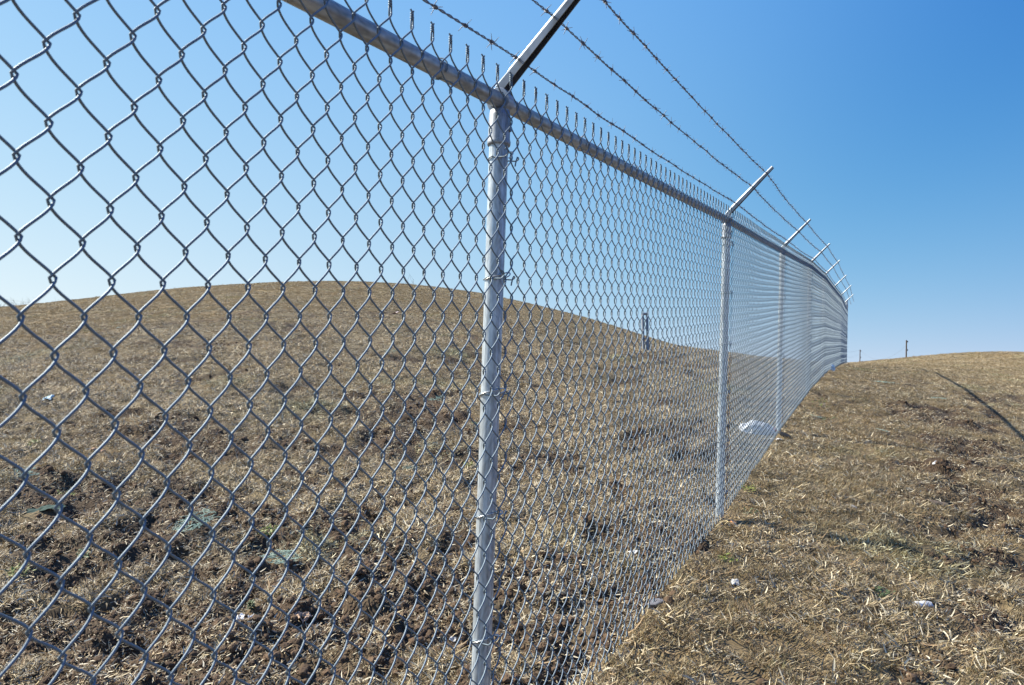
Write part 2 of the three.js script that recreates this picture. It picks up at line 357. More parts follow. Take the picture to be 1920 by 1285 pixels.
// the bright strap seen across the front of a post
const strapGeo = (() => {
  const pts = []; for (let k = 0; k <= 8; k++) { const t = lerp(-2.2, -0.35, k / 8); pts.push(V(Math.sin(t) * (POST_R + 0.003), -0.012 + 0.016 * k / 8, Math.cos(t) * (POST_R + 0.003))); }
  pts.push(V(-0.004, 0.008, POST_R + 0.012), V(-0.001, 0.006, POST_R + 0.017), V(-0.006, 0.000, POST_R + 0.017), V(-0.014, -0.006, POST_R + 0.010));
  return tube(new THREE.CatmullRomCurve3(pts).getPoints(30), 0.0017, 5);
})();
const postGround = [];
PV.forEach((p, i) => {
  const gy = ground(POSTS[i][0], POSTS[i][1]); postGround.push(gy);
  const last = i === PV.length - 1, top = p.y + (last ? 0.27 : -0.024), foot = gy - 0.35, L = top - foot;
  const g = new THREE.CylinderGeometry(last ? 0.036 : POST_R, last ? 0.036 : POST_R, L, 30, 1);
  const u = g.attributes.uv; for (let k = 0; k < u.count; k++) u.setXY(k, u.getX(k) * 0.173 + i * 0.37, u.getY(k) * L);
  g.translate(0, foot + L / 2 - gy, 0);
  const post = part('fence_post', g, M.post, fence);
  post.applyMatrix4(frame(i)); post.position.copy(rel(V(p.x, gy, p.z)));
  if (last) post.userData.label = 'taller corner post where the fence ends';
  const lift = p.y - gy;
  if (!last) {
    const cap = part('post_cap', sleeveGeo, M.cast, post); cap.position.y = lift;
    const loop = part('rail_loop', loopGeo, M.cast, post); loop.position.y = lift; loop.rotation.z = Math.atan2((PV[i + 1].y - p.y), bays[i].L);
    const bolt = part('bolt', boltGeo, M.arm, post); bolt.position.set(0.004, lift - 0.072, 0.0275);
    const arm = part('barb_arm', armGeo, M.arm, post); arm.position.y = lift + 0.008;
  } else {
    const cap = part('post_cap', new THREE.SphereGeometry(0.039, 16, 8, 0, Math.PI * 2, 0, Math.PI / 2), M.cast, post); cap.position.y = lift + 0.27;
    const brace = part('brace_rail', new THREE.CylinderGeometry(0.021, 0.021, 1.6, 12).rotateZ(Math.PI / 2), M.rail, post); brace.position.set(-0.8, lift * 0.5, 0); 
  }
  if (i > 0 && i < 6 && !last) {
    const r = rng(40 + i);
    for (let k = 0; k < 6; k++) {
      const y = lift - 0.145 - k * 0.292;
      if (y < 0.05) break;
      const tie = part('tie_wire', strapGeo, M.tie, post); tie.position.y = y + (r() - 0.5) * 0.02; tie.rotation.y = (r() - 0.5) * 0.4; tie.rotation.z = (k === 0 ? 0.35 : 0) + (r() - 0.5) * 0.25;
      const back = part('tie_wire', tiePost, M.wire, post); back.position.y = tie.position.y - 0.004;
    }
  }
});

// ---- top rail, one length per bay
function loopTie() { const pts = []; for (let k = 0; k <= 16; k++) { const t = k / 16 * Math.PI * 1.75 - 0.5; pts.push(V(0.004 * k / 16, Math.sin(t) * (RAIL_R + 0.003), Math.cos(t) * (RAIL_R + 0.003))); } pts.push(V(0.012, -0.030, 0.026), V(0.014, -0.036, 0.032), V(0.006, -0.038, 0.034)); return tube(pts, 0.0018, 5); }
const railTieGeo = loopTie();
const railRand = rng(77);
bays.forEach((b, i) => {
  const a = b.a, c = b.b, pts = [];
  for (let k = 0; k <= 8; k++) pts.push(rel(a.clone().lerp(c, lerp(0.002, 0.9995, k / 8)).add(V(0, -0.004 * Math.sin(k / 8 * Math.PI), 0))));
  const rail = part('top_rail', tube(pts, k => RAIL_R - (k < 0.004 && i > 1 ? 0.0005 : 0), 26), M.rail, fence);
  if (i < 5) for (let k = 1; k <= 5; k++) {
    const s = k / 5.5 * b.L + (railRand() - 0.5) * 0.06, q = s / b.L;
    const tie = part('tie_wire', railTieGeo, i < 1 ? M.wire : M.tie, rail);
    tie.applyMatrix4(frame(i)); tie.position.copy(rel(a.clone().lerp(c, q)));
  }
});

// ---- the woven mesh: each zigzag wire is a piece of its own
const HALF = 0.03756, DV = 0.0865, PERIODS = 20, WR = 0.00185, AX = HALF / 2 + 0.0037, AZ = 0.0060;
const MESH_OUT = POST_R + 0.0105;
function zigzag(odd, detail, sides, tipSeed) {
  const rnd = rng(tipSeed), pts = [];
  // even wires begin and end at their right edge, odd ones at their left
  const phase = odd ? 0 : Math.PI;
  const at = th => { const c = Math.cos(th), tri = 1 - 2 / Math.PI * Math.acos(clamp(c, -1, 1)); return V(-AX * (0.42 * c + 0.58 * tri), (th - phase) / (2 * Math.PI) * DV, AZ * Math.sign(Math.sin(th)) * Math.pow(Math.abs(Math.sin(th)), 0.8)); };
  const edge = odd ? -HALF / 2 : HALF / 2;
  const twist = (sign, n) => { // the twisted ends above and below
    const out = [], turns = 1.6, len = 0.014, y0 = sign > 0 ? PERIODS * DV : 0;
    for (let k = 1; k <= n; k++) { const q = k / n, t = (odd ? Math.PI : 0) + q * turns * 2 * Math.PI * sign; out.push(V(edge + Math.cos(t) * 0.0024, y0 + sign * (0.008 + q * len), Math.sin(t) * 0.0024)); }
    const e = out[out.length - 1].clone(); const a = (odd ? -1 : 1) * (0.6 + rnd() * 0.4);
    out.push(e.add(V(a * 0.007, sign * (odd ? 0.0075 : 0.004 + rnd() * 0.002), (odd ? -1 : 1) * 0.003)));
    return out;
  };
  const tn = detail > 12 ? 16 : detail > 7 ? 9 : 4;
  pts.push(...twist(-1, tn).reverse());
  const total = PERIODS * detail;
  for (let k = 0; k <= total; k++) pts.push(at(phase + k / detail * 2 * Math.PI));
  pts.push(...twist(1, tn));
  return tube(pts, WR, sides, sides > 3);
}
const wireSpan = bays[bays.length - 1].s + bays[bays.length - 1].L;
{
  const shapes = {};
  for (const [k, d, s] of [['near', 18, 7], ['mid', 12, 5], ['far', 8, 3]]) for (const o of [0, 1]) for (const v of (k === 'far' ? [0] : [0, 1, 2])) shapes[k + o + v] = zigzag(o === 1, d, s, 100 + v * 7 + o);
  const rest = [], mat = new THREE.Matrix4(), r = rng(5);
  let count = 0;
  const n = Math.floor(wireSpan / HALF) - 2;
  const first = Math.floor((S0 - 1.42) / HALF);
  for (let k = 0; k < n; k++) {
    const s = (k + 0.5) * HALF, o = k & 1, w = along(s), d = s - S0;
    // the sheet bellies between posts and its rows wander a little
    const belly = 0.002 * noise(s * 1.3, 2.2) + 0.004 * Math.sin(w.k * Math.PI) * noise(Math.floor(s / 3) * 3.7, 8.1) * 2;
    const lift = lerp(0.002, 0.004, sstep(2.5, 5, d)) * noise(s * 0.9, 5.7) + lerp(0.001, 0.0025, sstep(2.5, 5, d)) * (Math.abs(noise(s * 1.6, 7.7)) * 2 - 0.5);
    const p = w.p.clone().addScaledVector(w.n, MESH_OUT + belly + (r() - 0.5) * 0.0012);
    // the sheet hangs square to the sloping rail, so its columns lean back with the slope
    const lo = Math.max(0, s - 1.6), hi = Math.min(wireSpan - 0.01, s + 1.6), tilt = Math.atan2(along(hi).p.y - along(lo).p.y, hi - lo) + (r() - 0.5) * 0.003;
    const up = V(0, Math.cos(tilt), 0).addScaledVector(w.t, -Math.sin(tilt)), right = w.t.clone().multiplyScalar(Math.cos(tilt)).add(V(0, Math.sin(tilt), 0));
    p.addScaledVector(up, 0.036 + lift - PERIODS * DV);
    mat.makeBasis(right, up, w.n).setPosition(rel(p));
    if (k >= first && count < 300) {
      const g = shapes[(count < 110 ? 'near' : 'mid') + o + Math.floor(r() * 3)];
      const wire = part('mesh_wire', g, M.wire, fence); wire.applyMatrix4(mat); count++;
    } else rest.push(shapes['far' + o + 0].clone().applyMatrix4(mat));
  }
  const m = part('wire_mesh', mergeGeometries(rest), M.wire, fence); m.userData.kind = 'stuff';
}

// ---- three barbed wires on the arms
{
  const holes = [[0.054, 0.094], [0.142, 0.188], [0.222, 0.262]];
  const barbGeo = (() => {
    const gs = [];
    for (const [sh, turn] of [[-0.003, 0], [0.003, 1.2]]) {
      const pts = []; pts.push(V(sh - 0.001, Math.cos(turn) * 0.016 + 0.002, Math.sin(turn) * 0.016));
      for (let k = 0; k <= 10; k++) { const t = turn + k / 10 * Math.PI * 3; pts.push(V(sh + (k / 10 - 0.5) * 0.005, Math.cos(t) * 0.0036, Math.sin(t) * 0.0036)); }
      const e = turn + Math.PI * 3; pts.push(V(sh + 0.002, Math.cos(e) * 0.015 - 0.003, Math.sin(e) * 0.015));
      gs.push(tube(pts, k => k < 0.08 || k > 0.92 ? 0.0005 + 0.0006 * (k < 0.5 ? k / 0.08 : (1 - k) / 0.08) : 0.0011, 4));
    }
    return mergeGeometries(gs);
  })();
  holes.forEach(([out, up], h) => {
    const r = rng(300 + h);
    const anchors = PV.slice(0, -1).map((p, i) => p.clone().addScaledVector(bays[i].n, out).add(V(0, up, 0)));
    const endp = anchors[anchors.length - 1].clone().addScaledVector(bays[bays.length - 1].t, 2.4).add(V(0, 0.02, 0)); anchors.push(endp);
    const path = [], dist = []; let D = 0;
    for (let i = 0; i < anchors.length - 1; i++) {
      const L = anchors[i].distanceTo(anchors[i + 1]), steps = Math.round(L / (i < 4 ? 0.008 : 0.03));
      for (let k = 0; k < steps; k++) { const q = k / steps, p = anchors[i].clone().lerp(anchors[i + 1], q); const sag = 0.022 * (0.6 + 0.5 * noise(i * 3.1, h * 2.7)) * 4 * q * (1 - q); p.y -= sag; p.y += 0.004 * noise((D + q * L) * 4, h * 9.1); p.addScaledVector(bays[0].n, 0.004 * noise((D + q * L) * 4, h * 9.1 + 4)); path.push(p); dist.push(D + q * L); }
      D += L;
    }
    const strands = [0, Math.PI].map(ph => tube(path.map((p, k) => { const t = dist[k] / 0.062 * 2 * Math.PI + ph + 0.8 * noise(dist[k] * 3, h); return rel(p.clone().addScaledVector(bays[0].n, Math.cos(t) * 0.0017).add(V(0, Math.sin(t) * 0.0017, 0))); }), 0.0015, 4));
    const wire = part('barbed_wire', mergeGeometries(strands), M.barbed, fence);
    const rest = []; let next = 0.05 + r() * 0.1;
    for (let k = 1; k < path.length - 1; k++) if (dist[k] >= next) {
      next += 0.122 + (r() - 0.5) * 0.02;
      const t = path[k + 1].clone().sub(path[k - 1]).normalize(), q = new THREE.Quaternion().setFromUnitVectors(V(1, 0, 0), t).multiply(new THREE.Quaternion().setFromAxisAngle(V(1, 0, 0), r() * 6.28));
      const m = new THREE.Matrix4().compose(rel(path[k]), q, V(1, 1, 1).multiplyScalar(0.9 + r() * 0.25));
      if (dist[k] > S0 - 1.5 && dist[k] < S0 + 8) part('barb', barbGeo, M.barbed, wire).applyMatrix4(m); else rest.push(barbGeo.clone().applyMatrix4(m));
    }
    const m = part('barbs', mergeGeometries(rest), M.barbed, wire); m.userData.kind = 'stuff';
  });
}

// ------------------------------------------------------------------ dry grass and straw
function blades(n, seed, f, palette) {
  const r = rng(seed), pos = [], col = [], idx = [];
  for (let b = 0; b < n; b++) {
    const { root, dir, len, width, bend, rise, curl = 0 } = f(r, b);
    const c = palette[Math.floor(r() * palette.length)], k0 = 0.62 + r() * 0.62, side = V(-dir.z, 0, dir.x).normalize();
    side.applyAxisAngle(dir.clone().normalize(), (r() - 0.5) * 1.6);
    const start = pos.length / 3, segs = 3;
    for (let i = 0; i <= segs; i++) {
      const q = i / segs, p = root.clone().addScaledVector(dir, len * q); p.y += rise * len * q + bend * len * q * q; p.x -= dir.z * curl * len * q * q; p.z += dir.x * curl * len * q * q;
      const w = width * (i === segs ? 0.15 : 1 - 0.45 * q * q) / 2;
      for (const s of i === segs ? [0] : [-1, 1]) { pos.push(p.x + side.x * w * s, p.y + side.y * w * s, p.z + side.z * w * s); col.push(c[0] * k0, c[1] * k0, c[2] * k0); }
    }
    idx.push(start, start + 1, start + 2, start + 1, start + 3, start + 2, start + 2, start + 3, start + 4, start + 3, start + 5, start + 4, start + 4, start + 5, start + 6);
  }
  const g = new THREE.BufferGeometry();
  g.setAttribute('position', new THREE.Float32BufferAttribute(pos, 3)); g.setAttribute('color', new THREE.Float32BufferAttribute(col, 3));
  g.setIndex(idx); g.computeVertexNormals();
  return g;
}
const around = (r, rad) => { const a = r() * 6.283, q = Math.sqrt(r()) * rad; return V(Math.cos(a) * q, 0, Math.sin(a) * q); };
const goldPalette = [[0.45, 0.325, 0.155], [0.38, 0.262, 0.115], [0.53, 0.41, 0.225], [0.31, 0.215, 0.095], [0.44, 0.34, 0.175], [0.27, 0.24, 0.10], [0.56, 0.47, 0.30], [0.24, 0.15, 0.07], [0.22, 0.175, 0.075]];
const strawPalette = [[0.58, 0.475, 0.30], [0.46, 0.365, 0.215], [0.72, 0.62, 0.43], [0.34, 0.25, 0.135], [0.48, 0.37, 0.18], [0.22, 0.15, 0.075], [0.66, 0.58, 0.42], [0.16, 0.10, 0.05], [0.28, 0.185, 0.09]];
const tuftShapes = [1, 2, 3, 4].map(s => blades(30, 900 + s, r => { const a = r() * 6.283, lean = 0.3 + r() * 1.0; return { root: around(r, 0.045), dir: V(Math.cos(a) * lean, 0.001, Math.sin(a) * lean), len: 0.013 + r() * 0.028, width: 0.0017 + r() * 0.0016, bend: -0.55 * r(), rise: 0.95, curl: (r() - 0.5) * 0.9 }; }, goldPalette));
const strawShapes = [1, 2, 3, 4].map(s => blades(30, 950 + s, r => { const a = r() * 6.283, long = r() < 0.08; return { root: around(r, 0.06).add(V(0, 0.002 + r() * 0.016, 0)), dir: V(Math.cos(a), 0, Math.sin(a)), len: long ? 0.04 + r() * 0.045 : 0.012 + r() * 0.032, width: 0.0022 + r() * 0.0034, bend: (r() - 0.6) * 1.1, rise: (r() - 0.2) * 0.9, curl: (r() - 0.5) * 1.4 }; }, strawPalette));
const crumbShapes = [1, 2].map(s => blades(24, 980 + s, r => { const a = r() * 6.283; return { root: around(r, 0.075).add(V(0, 0.003 + r() * 0.006, 0)), dir: V(Math.cos(a), 0, Math.sin(a)), len: 0.010 + r() * r() * 0.038, width: 0.0018 + r() * 0.0030, bend: (r() - 0.5) * 0.8, rise: (r() - 0.3) * 0.7, curl: (r() - 0.5) * 1.2 }; }, strawPalette));
const bladeMat = new THREE.MeshPhysicalMaterial({ vertexColors: true, roughness: 0.85, transmission: 0.25, thickness: 0, side: THREE.DoubleSide });
const strawMat = new THREE.MeshStandardMaterial({ vertexColors: true, roughness: 0.7, side: THREE.DoubleSide });
//OBJECTS
// ------------------------------------------------------------------ clods of soil, green weeds
const lumpShapes = [11, 12, 13].map(seed => {
  const g = new THREE.IcosahedronGeometry(1, 2), p = g.attributes.position;
  for (let i = 0; i < p.count; i++) { const v = V(p.getX(i), p.getY(i), p.getZ(i)), k = 1 + 0.42 * noise(v.x * 1.3 + seed, v.y * 1.3, v.z * 1.3) + 0.22 * noise(v.x * 3.1, v.y * 3.1 + seed, v.z * 3.1); p.setXYZ(i, v.x * k, v.y * k * 0.72, v.z * k); }
  g.computeVertexNormals(); return g;
});
{
  const r = rng(88), lists = [[], [], []];
  for (let k = 0; k < 90000; k++) {
    const rr = 1.6 * Math.pow(13 / 1.6, r()), a = (r() * 2 - 1) * 0.8, x = rr * Math.sin(a), f = rr * Math.cos(a), so = soilMask(x, f);
    if (r() > so * so * 0.75) continue;
    const sc = 0.004 + 0.018 * Math.pow(r(), 3);
    lists[Math.floor(r() * 3)].push([new THREE.Matrix4().compose(V(x, ground(x, f) + sc * 0.15, -f), new THREE.Quaternion().setFromEuler(new THREE.Euler(r() * 0.8, r() * 6.28, r() * 0.8)), V(sc, sc, sc)), (t => lin(t, t * 0.97, t * 0.95))(0.6 + r() * 0.8)]);
  }
  const mat = new THREE.MeshStandardMaterial({ color: lin(0.10, 0.064, 0.037), roughness: 1 });
  lists.forEach((l, v) => { const im = new THREE.InstancedMesh(lumpShapes[v], mat, l.length); l.forEach(([m, c], i) => { im.setMatrixAt(i, m); im.setColorAt(i, c); }); shade(im); im.name = numbered('soil_clods'); im.userData = { kind: 'stuff', label: 'loose crumbs and clods of dark brown soil', category: 'soil' }; scene.add(im); });
}
const clear = []; // spots the grass leaves free
const onGround = (o, u, v, sink = 0, turn = 0) => { const p = hit(u, v), n = groundNormal(p.x, -p.z, 0.08); o.position.copy(p).addScaledVector(n, -sink); o.quaternion.setFromUnitVectors(V(0, 1, 0), n).multiply(new THREE.Quaternion().setFromAxisAngle(V(0, 1, 0), turn)); o.updateMatrixWorld(true); const size = new THREE.Box3().setFromObject(o).getSize(V(0, 0, 0)); clear.push([p.x, -p.z, Math.max(size.x, size.z) * 0.5]); return o; };
const pxSize = (u, v, px) => { const p = hit(u, v); return px * Math.hypot(p.z, 0) / F; };   // metres that a length in photo pixels has at that spot

{ // small green plants
  const weed = (seed, n, rad, tall) => {
    const r = rng(seed), gs = [];
    for (let k = 0; k < n; k++) {
      const a = r() * 6.283, q = Math.sqrt(r()) * rad, L = 0.012 + r() * 0.02, w = L * (0.28 + r() * 0.2), tip = 0.3 + r() * tall, b = r() * 6.283;
      const c = V(Math.cos(a) * q, 0.004 + r() * 0.03 * tall, Math.sin(a) * q), d = V(Math.cos(b), tip, Math.sin(b)).normalize(), sd = V(-d.z, 0, d.x).normalize();
      gs.push(sheet((u, v) => c.clone().addScaledVector(d, L * v).addScaledVector(sd, w * (u - 0.5) * Math.sin(Math.PI * clamp(v * 0.9 + 0.1))).add(V(0, -0.25 * L * v * v, 0)), 2, 4, 0.0006));
    }
    return mergeGeometries(gs);
  };
  const bright = new THREE.MeshPhysicalMaterial({ color: lin(0.22, 0.25, 0.035), roughness: 0.6, transmission: 0.2, thickness: 0 });
  const dark = new THREE.MeshPhysicalMaterial({ color: lin(0.075, 0.115, 0.03), roughness: 0.65, transmission: 0.2, thickness: 0 });
  for (const [u, v, px, m, label] of [
    [65, 833, 26, bright, 'bright green weed in the straw beside the bluish plastic scrap'],
    [505, 1000, 34, bright, 'yellow green moss clump beside the pale green netting'],
    [38, 1078, 40, bright, 'mossy yellow green clump among torn soil under the green ribbon'],
    [158, 1030, 26, dark, 'small dark green weed between the ribbon and the mossy clump'],
    [125, 925, 30, bright, 'olive green moss patch just above the bone white leaf'],
    [1412, 966, 34, dark, 'dark green weed at the foot of the second fence post'],
    [1362, 1056, 34, bright, 'yellow green weed growing just outside the mesh'],
    [1656, 1120, 34, dark, 'green weed beside the white foam scrap'],
    [1403, 920, 28, bright, 'moss patch by the mesh above the second post foot'],
    [1556, 788, 40, dark, 'low green patch in the grass outside the third post'],
    [1535, 760, 46, bright, 'faded green patch of grass outside the fence mesh uphill'],
    [318, 738, 24, dark, 'green tuft inside the fence beside the grey slab'],
    [880, 880, 18, bright, 'small moss clump behind the middle post'],
    [475, 1142, 12, dark, 'tiny green sprout above the crumpled white paper'],
  ]) onGround(solo('green_weed', weed(u * 7 + v, 46, pxSize(u, v, px) / 2, 1.0), m, label, 'weed', 'green weeds in the dry grass'), u, v, 0.004);
}

// ------------------------------------------------------------------ litter
const mat = (r, g, b, rough = 0.8, more = {}) => new THREE.MeshStandardMaterial({ color: lin(r, g, b), roughness: rough, ...more });
function scrap(name, label, category, u, v, wpx, hRatio, material, seed, crumple = 0.18, lift = 0.25, group) {
  const w = pxSize(u, v, wpx), h = w * hRatio, r = rng(seed), a0 = r() * 9;
  const g = sheet((a, b) => {
    const jx = 0.12 * noise(b * 3 + a0, 1.1), jz = 0.14 * noise(a * 3 + a0, 7.1);
    return V((a - 0.5 + jx) * w, w * (crumple * (noise(a * 3.1 + a0, b * 3.1 * hRatio, seed) + 0.5 * noise(a * 7 + a0, b * 7 * hRatio, seed + 3)) + lift * (a - 0.5) * (r.k ?? 0.4) + crumple * 0.45), (b - 0.5 + jz) * h);
  }, 14, Math.max(5, Math.round(14 * hRatio)), 0.0012);
  return onGround(solo(name, g, material, label, category, group), u, v, 0.001, r() * 6.28);
}
function stone(name, label, category, u, v, wpx, flat, material, seed, group) {
  const w = pxSize(u, v, wpx) / 2, g = lumpShapes[seed % 3].clone().scale(w, w * flat, w * 0.75);
  return onGround(solo(name, g, material, label, category, group), u, v, w * flat * 0.25, seed * 1.3);
}
const white = mat(0.62, 0.62, 0.62, 0.7), paper = mat(0.46, 0.45, 0.42, 0.85), greyish = mat(0.34, 0.34, 0.36, 0.8), tan = mat(0.36, 0.22, 0.13, 0.85), bone = mat(0.56, 0.46, 0.33, 0.8), teal = mat(0.006, 0.045, 0.036, 0.85), bluish = mat(0.38, 0.52, 0.56, 0.5), darkBrown = mat(0.045, 0.03, 0.02, 0.9);

{ // the carrier bag behind the mesh
  const bag = thing('plastic_bag', 'white plastic carrier bag with red print lying behind the mesh', 'bag');
  const u = 1420, v = 812, w = pxSize(u, v, 74) / 2;
  const blob = (sx, sy, sz, seed, k) => { const g = new THREE.IcosahedronGeometry(1, 5), p = g.attributes.position; for (let i = 0; i < p.count; i++) { const q = V(p.getX(i), p.getY(i), p.getZ(i)), f = 1 + k * (noise(q.x * 2.2 + seed, q.y * 2.2, q.z * 2.2) + 0.6 * Math.abs(noise(q.x * 5 + seed, q.y * 5, q.z * 5))); p.setXYZ(i, q.x * f * sx, Math.max(-0.25, q.y * f) * sy, q.z * f * sz); } g.computeVertexNormals(); return g; };
  const film = new THREE.MeshPhysicalMaterial({ color: lin(0.78, 0.80, 0.84), roughness: 0.4, transmission: 0.2, thickness: 0 });
  const body = part('bag_body', blob(w, w * 0.55, w * 0.62, 4, 0.32), film, bag); body.position.y = w * 0.12;
  const knot = part('bag_handle', blob(w * 0.42, w * 0.22, w * 0.2, 9, 0.5), film, bag); knot.position.set(w * 1.15, w * 0.05, w * 0.1);
  const mark = part('red_print', sheet((a, b) => V(w * (0.72 + 0.26 * a), w * (0.30 + 0.2 * b - 0.12 * a), w * (0.42 - 0.06 * b - 0.12 * a)), 6, 4, 0.002), mat(0.55, 0.05, 0.07, 0.5), bag); mark.userData.label = 'red printed patch';
  onGround(bag, u, v, 0.01, 0.35);
}
{ // clear bag caught at the mesh foot far up
  const u = 1557, v = 697, w = pxSize(u, v, 16) / 2, g = lumpShapes[1].clone().scale(w, w * 1.5, w * 0.6);
  onGround(solo('clear_bag', g, new THREE.MeshPhysicalMaterial({ color: lin(0.55, 0.68, 0.82), roughness: 0.3, transmission: 0.5, thickness: 0 }), 'pale blue clear plastic bag caught at the foot of the mesh uphill', 'bag'), u, v, -w * 0.8);
}
{ // black lid by the third post
  const u = 1472, v = 819, w = pxSize(u, v, 22) / 2;
  const g = new THREE.LatheGeometry([[0, 0.012], [w * 0.8, 0.014], [w * 0.93, 0.010], [w, 0.012], [w * 1.02, 0.004], [w, -0.006], [w * 0.9, -0.004], [0, 0.004]].map(([x, y]) => new THREE.Vector2(x, y)), 28);
  const o = onGround(solo('black_lid', g, mat(0.010, 0.010, 0.011, 0.9), 'round black lid lying on the grass by the third post', 'lid'), u, v, -0.02, 0); o.rotateX(0.18); o.rotateZ(-0.25);
}
{ // squashed foam cup on the right
  const u = 1730, v = 1137, w = pxSize(u, v, 34), n = 20;
  const g = sheet((a, b) => { const t = a * 6.283, R = w * lerp(0.26, 0.36, b) * 0.8; return V((b - 0.5) * w + 0.05 * w * noise(a * 6, b * 4, 3), Math.sin(t) * R * 0.42 + R * 0.4 + 0.08 * w * noise(Math.cos(t) * 2, b * 4, 5), Math.cos(t) * R + 0.06 * w * noise(Math.cos(t) * 2, b * 4, 8)); }, n, 8, 0.003);
  onGround(solo('foam_cup', g, white, 'crushed white foam cup lying in the grass', 'cup'), u, v, 0.002, 0.4);
}
{ // curled bark with a dark hollow
  const u = 1757, v = 946, w = pxSize(u, v, 42);
  const g = sheet((a, b) => { const t = lerp(-0.3, 3.6, b); return V((a - 0.5) * w * (1 + 0.2 * noise(b * 3, 2)), 0.10 * w + Math.sin(t) * w * 0.17 + 0.03 * w * noise(a * 6, b * 5), Math.cos(t) * w * 0.26 + 0.06 * w * noise(a * 4, 6.6)); }, 16, 12, 0.004);
  onGround(solo('curled_bark', g, mat(0.20, 0.145, 0.095, 0.9), 'curled strip of brown bark with a dark hollow lying in the grass', 'bark'), u, v, 0.004, 0.15);
}
{ // slate with a rusty end by the mesh foot
  const u = 1232, v = 1137, w = pxSize(u, v, 34);
  const s = new THREE.Shape([[-0.5, -0.05], [-0.2, 0.3], [0.2, 0.22], [0.55, -0.12], [0.1, -0.26]].map(([x, y]) => new THREE.Vector2(x * w, y * w)));
  const g = new THREE.ExtrudeGeometry(s, { depth: 0.012, bevelEnabled: true, bevelSize: 0.003, bevelThickness: 0.003, bevelSegments: 1 }).rotateX(-Math.PI / 2);
  const o = onGround(solo('slate_piece', g, mat(0.105, 0.105, 0.125, 0.85), 'flat grey slate chip on the bare strip at the mesh foot', 'stone'), u, v, -0.008, -0.5); o.rotateX(0.35);
}
stone('orange_stone', 'rounded orange stone at the foot of the second post', 'stone', 1374, 979, 22, 0.7, mat(0.50, 0.24, 0.10, 0.9), 1);
stone('pale_stone', 'pale grey stone in the grass below the curled bark', 'stone', 1597, 950, 22, 0.6, mat(0.46, 0.42, 0.36, 0.9), 2);
stone('grey_stone', 'light grey stone on the bank beside the rail shadow', 'stone', 1754, 876, 14, 0.8, mat(0.5, 0.5, 0.5, 0.9), 3);
stone('white_pebble', 'round white pebble on the slope inside the fence', 'stone', 262, 704, 10, 0.9, white, 4);
stone('brown_clod', 'reddish brown clod inside the fence beside straw', 'soil clod', 568, 1166, 24, 0.7, mat(0.27, 0.15, 0.09, 0.9), 5);
stone('tan_stone', 'tan stone lying low on the slope inside the fence', 'stone', 86, 712, 10, 0.8, mat(0.45, 0.36, 0.28, 0.9), 6);
scrap('paper_scrap', 'square white paper scrap behind the mesh near the middle post', 'paper', 747, 1206, 24, 1.35, white, 21, 0.08, 0.8);
scrap('paper_scrap', 'crumpled white paper tissue on dark torn soil', 'paper', 458, 1162, 32, 0.8, white, 22, 0.3);
scrap('paper_scrap', 'flat white paper slip lying across the slope inside the fence', 'paper', 377, 717, 14, 0.45, white, 23, 0.1);
scrap('paper_scrap', 'pinkish white paper strip high on the hill inside the fence', 'paper', 735, 589, 26, 0.5, mat(0.66, 0.52, 0.52, 0.8), 24, 0.12);
scrap('paper_scrap', 'small white paper scrap behind the mesh of the second bay', 'paper', 1188, 1036, 20, 0.6, white, 25, 0.18);
scrap('paper_scrap', 'dirty white paper half buried left of the middle post foot', 'paper', 850, 1182, 24, 0.5, paper, 26, 0.15);
scrap('paper_scrap', 'torn white paper poking from under the mesh near the black lid', 'paper', 1456, 823, 26, 0.4, white, 27, 0.15);
scrap('paper_scrap', 'grey white paper rag lying just outside the mesh below the yellow green weed', 'paper', 1378, 1095, 36, 0.4, paper, 28, 0.2);
scrap('paper_scrap', 'small off white paper on the mossy slope left of the post', 'paper', 525, 1062, 16, 0.6, paper, 29, 0.2);
scrap('grey_slab', 'flat grey cardboard slab tilted on the straw inside the fence', 'cardboard', 298, 775, 20, 0.8, greyish, 31, 0.05, 0.9);
scrap('plastic_scrap', 'bluish clear plastic scrap on the straw inside the fence', 'plastic', 90, 751, 26, 0.6, bluish, 32, 0.2);
scrap('plastic_scrap', 'dark blue plastic scrap below the distant pipe frame', 'plastic', 1221, 682, 8, 1.0, mat(0.03, 0.06, 0.11, 0.5), 33, 0.3);
scrap('dry_leaf', 'bone white dry leaf beside the green ribbon', 'leaf', 112, 972, 36, 0.55, bone, 34, 0.25);
scrap('dry_leaf', 'rust brown dry leaf on the straw inside the fence', 'leaf', 183, 847, 24, 0.6, tan, 35, 0.25);
scrap('dry_leaf', 'curled tan dry leaf beside the brown clod', 'leaf', 566, 1156, 26, 1.0, mat(0.45, 0.30, 0.20, 0.8), 36, 0.35);
scrap('green_ribbon', 'dark green plastic ribbon curled over the straw', 'ribbon', 85, 955, 74, 0.16, teal, 37, 0.07);
scrap('green_ribbon', 'short green plastic strip tucked beside the middle post', 'ribbon', 889, 794, 14, 0.4, mat(0.008, 0.10, 0.065, 0.8), 38, 0.1);

